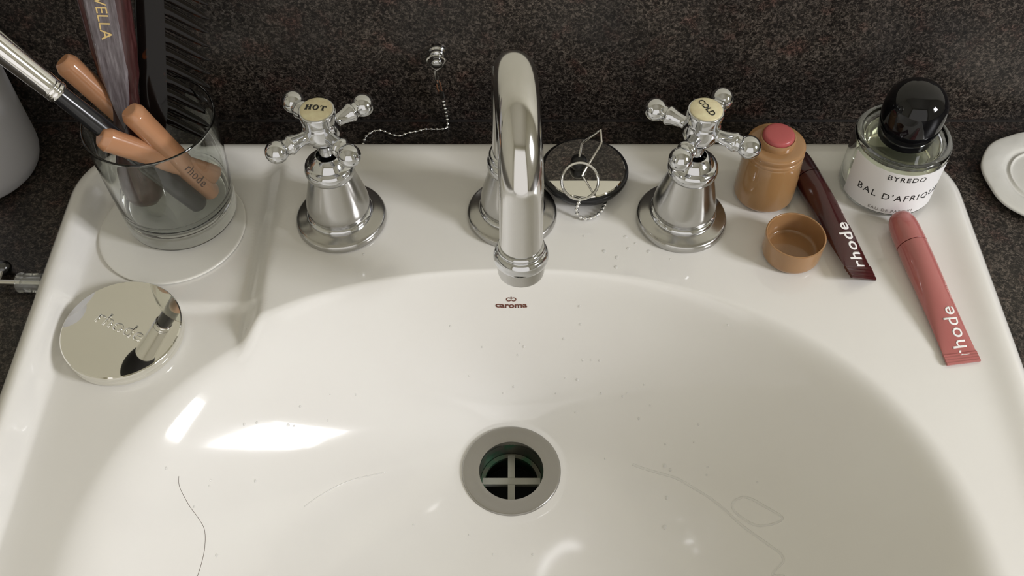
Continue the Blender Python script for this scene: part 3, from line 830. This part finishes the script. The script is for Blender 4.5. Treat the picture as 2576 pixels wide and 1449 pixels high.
# which way is local +x in the world?
def local_sign(r): return 1 if (r.rotation_euler.to_matrix() @ Vector((1, 0, 0))).x > 0 else -1
sg = local_sign(rt)
text_mesh('rhode', .0114, lambda u, v, h: ot(u, v * -1 * sg, h, .0835, .0014 * sg), 'print', white_ink, rt, bold=.00006, cut=.001, ycut=True, spacing=1.10)
text_mesh('peptide lip tint', .0026, lambda u, v, h: ot(u, v * -1 * sg, h, .0560, .0062 * sg), 'print', mat('pale_pink_ink', (.72, .45, .42), .5), rt, cut=.0015)
rt, ot = squeeze_tube('lip_gloss_tube', at(1996, 384, .0085), at(2174, 702, .0046), .0081, .0096, plum,
    'very dark plum squeeze tube with white lettering, lying behind the caramel cap', 'lip gloss', R(-26), .0220, 0, 0, 0, 0, crimpL=.0085)
sg = local_sign(rt)
text_mesh('rhode', .0114, lambda u, v, h: ot(u, v * -1 * sg, h, .0770, .0014 * sg), 'print', white_ink, rt, bold=.00018, cut=.001, ycut=True, spacing=1.10)
text_mesh('peptide lip tint', .0026, lambda u, v, h: ot(u, v * -1 * sg, h, .0560, .0062 * sg), 'print', mat('faded_ink', (.55, .48, .45), .5), rt, cut=.0015)

# perfume bottle
PB = Vector((.2290, .0285, .0006))
pf = empty('perfume_bottle', PB, label='round clear glass perfume bottle with domed black cap and white label', cat='perfume bottle')
RB = .0279
obj('glass_body', lathe([(0, 0), (.0240, 0)] + smooth_prof([(.0262, .0005), (.0274, .0018), (RB, .0045), (RB, .0200), (RB, .0385), (.0277, .0405), (.0268, .0420), (.0254, .0424)], 4) + smooth_prof([(.0245, .0421), (.0236, .0412), (.0222, .0409), (.0090, .0409)], 3) + [(.0085, .0411), (.0085, .0440), (.0070, .0440), (.0070, .0388)] + smooth_prof([(.0200, .0388), (.0222, .0380), (.0230, .0362), (.0231, .0200), (.0230, .0075), (.0222, .0055), (.0200, .0048)], 4) + [(0, .0048)], 96), perf_glass, pf)
obj('scent', lathe([(0, .0051), (.0200, .0051)] + smooth_prof([(.0221, .0058), (.0228, .0078), (.0229, .0200), (.0229, .0350)], 3) + [(.0225, .0368), (0, .0368)], 72), liquid, pf)
obj('spray_collar', lathe([(0, .0400), (.0078, .0400), (.0092, .0410), (.0092, .0445), (0, .0445)], 40), satin, pf)
obj('cap', lathe([(0, .0418), (.0148, .0418)] + smooth_prof([(.0153, .0420), (.0158, .0426), (.0166, .0480), (.0174, .0545), (.0177, .0590), (.0175, .0640), (.0164, .0692), (.0138, .0737), (.0098, .0768), (.0050, .0783)], 5) + [(0, .0786)], 80), blackgl, pf)
# label wraps the front
ac = math.atan2(CAM.y - PB.y, CAM.x - PB.x) + R(10)   # middle of the label faces the viewer, turned a little right
bm = bmesh.new(); NL = 40; A0, A1 = ac - R(58), ac + R(70); ri_, ro = RB + .00003, RB + .00018
rows = []
for k in range(NL + 1):
    a = A0 + (A1 - A0) * k / NL
    rows.append([bm.verts.new((r * math.cos(a), r * math.sin(a), z)) for r, z in ((ri_ - .0003, .0038), (ro, .0038), (ro, .0368), (ri_, .0368))])
for a, b in zip(rows, rows[1:]):
    for k in range(4): bm.faces.new((a[k], b[k], b[(k + 1) % 4], a[(k + 1) % 4]))
bm.faces.new(rows[0]); bm.faces.new(rows[-1])
lb = obj('label', bm, label_m, pf, angle=30)
def cyl(zc_, off=0):
    def fn(u, v, h):
        a = ac + off + u / ro; return ((ro + h) * math.cos(a), (ro + h) * math.sin(a), zc_ + v)
    return fn
text_mesh('BYREDO', .0052, cyl(.0325, R(14)), 'lettering', black_ink, lb, spacing=1.18, cut=.001, stretch=1.02, thick=.0001)
text_mesh("BAL D'AFRIQUE", .0066, cyl(.0172, R(15)), 'lettering', black_ink, lb, spacing=1.20, cut=.001, stretch=1.0, thick=.0001)
text_mesh('EAU DE PARFUM', .0031, cyl(.0062, R(9)), 'lettering', grey_ink, lb, spacing=1.2, cut=.001, thick=.0001)

# white dish at the right edge
ds = obj('soap_dish', lathe([(0, 0), (.0300, 0)] + smooth_prof([(.0370, .0012), (.0404, .0036), (.0410, .0050), (.0398, .0060), (.0340, .0062), (.0285, .0056), (.0262, .0046), (.0250, .0044)], 4) + smooth_prof([(.0240, .0050), (.0232, .0054), (.0224, .0050), (.0215, .0044), (.0150, .0044)], 4) + [(0, .0046)], 120), ceramic_w)
for v in ds.data.vertices:
    r = math.hypot(v.co.x, v.co.y)
    if r > .012:
        a = math.atan2(v.co.y, v.co.x); k = 1 + (.012 * math.sin(5 * a + 1) + .008 * math.sin(9 * a)) * ((r - .012) / .028); v.co.x *= k; v.co.y *= k
ds.location = (.3430, .0490, CZ + .0002)
tag(ds, 'small off-white ceramic dish with a raised ring, on granite right of the basin', 'dish')

# ================================================================== WATER
dm = bmesh.new(); bmesh.ops.create_icosphere(dm, subdivisions=3, radius=1)
for v in dm.verts:
    if v.co.z < 0: v.co.z *= .05
drop_me = bpy.data.meshes.new('water_drop'); dm.to_mesh(drop_me); dm.free(); drop_me.shade_smooth(); drop_me.materials.append(water)
def drop(px, py, s, grp, label):
    p = hit(px, py); nn = Nrm(p.x, p.y)
    o = bpy.data.objects.new('water_drop', drop_me); COL.objects.link(o)
    o.matrix_world = Matrix.Translation(Vector((p.x, p.y, H(p.x, p.y))) + nn * .00005) @ frame_of(nn).to_4x4() @ Matrix.Diagonal((s * random.uniform(.8, 1.2), s * random.uniform(.9, 1.4), s * .45, 1))
    tag(o, label, 'water drop', grp)
bowl_drops = [(1458, 770, 7), (1460, 816, 6), (1418, 852, 6), (1133, 820, 5), (1213, 873, 5), (1308, 863, 5), (1318, 872, 6), (1302, 893, 5), (1466, 906, 5), (1487, 906, 4), (1422, 951, 5), (1452, 955, 6), (1292, 973, 6), (1266, 989, 4), (1398, 990, 4), (1447, 1038, 4), (1180, 945, 4), (1830, 818, 5), (1508, 907, 5), (1512, 990, 5), (1577, 990, 4), (1566, 997, 4), (1620, 968, 4), (1607, 1053, 5), (1635, 1020, 4), (1673, 1118, 4), (1757, 1067, 5), (1745, 1112, 4), (1672, 1172, 8), (1686, 1182, 6), (1778, 1195, 4), (1780, 1175, 4), (1905, 1213, 4), (1677, 1252, 6), (1672, 1326, 8), (1522, 1154, 4), (614, 1067, 5), (646, 1063, 5), (725, 1070, 7), (740, 1072, 5), (755, 1022, 6), (824, 1058, 4), (418, 1178, 6), (530, 1208, 4), (527, 1222, 4), (642, 1210, 5), (545, 1397, 5), (488, 1275, 4), (895, 993, 4), (830, 992, 3), (620, 828, 5), (1040, 1320, 4), (1340, 1395, 5), (1180, 1345, 4), (1240, 1395, 4)]
def zone(x, y):
    if x < 1000: return 'water drops left in the bowl', 'tiny clear water drop on the left slope of the bowl'
    if x < 1550 and y < 1100: return 'water drops between spout and drain', 'tiny clear water drop on the bowl slope between the spout and the drain'
    if x < 1550: return 'water drops in front of the drain', 'tiny clear water drop on the bowl floor in front of the drain'
    return 'water drops right in the bowl', 'tiny clear water drop on the right slope of the bowl'
for x, y, s in bowl_drops: drop(x, y, s * .000145, *zone(x, y))
ledge_drops = [(1520, 632, 7), (1552, 648, 8), (1574, 596, 8), (1580, 625, 6), (1632, 633, 7), (1550, 672, 8), (1598, 612, 5), (1686, 652, 5), (1468, 594, 5), (915, 640, 6), (610, 598, 5)]
for x, y, s in ledge_drops: drop(x, y, s * .00014, 'water drops on the ledge', 'tiny clear water drop on the flat ledge around the taps')
def trail(name, pts, r, label, cat, m=water, closed=False, flat=.35, lift=0.0):
    P = cr3([Vector((x, y, 0)) for x, y in pts], 8)
    path = []
    for q in P:
        p = hit(q.x, q.y); path.append(Vector((p.x, p.y, H(p.x, p.y) + lift)))
    if closed: path = path[:-1]
    nn = Nrm(path[0].x, path[0].y)
    o = obj(name, tube(path, r, 8, closed=closed, flat=flat, up=nn), m, smooth=True, angle=None); tag(o, label, cat); return o
trail('water_trail', [(1592, 1168), (1605, 1174), (1650, 1188), (1700, 1203), (1745, 1228), (1790, 1256), (1825, 1284), (1870, 1325), (1930, 1368), (1962, 1392), (1970, 1412), (1952, 1432), (1945, 1446), (1975, 1449)], .00075, 'long winding trickle of water on the right side of the bowl', 'water')
trail('water_trail', [(1868, 1250), (1845, 1262), (1845, 1282), (1870, 1305), (1905, 1322), (1945, 1318), (1968, 1305), (1955, 1292), (1920, 1272), (1890, 1255), (1868, 1250)], .00070, 'closed loop of water beside the long trickle in the bowl', 'water', closed=True)
trail('water_trail', [(970, 1188), (900, 1203), (850, 1222), (800, 1250), (765, 1275)], .00040, 'faint curved water line left of the drain', 'water')
trail('hair_strand', [(450, 1198), (452, 1225), (475, 1270), (500, 1305), (515, 1335), (515, 1380), (505, 1425), (495, 1455)], .00010, 'single fine hair stuck to the left side of the bowl', 'hair', m=hair_m, flat=1, lift=.0001)
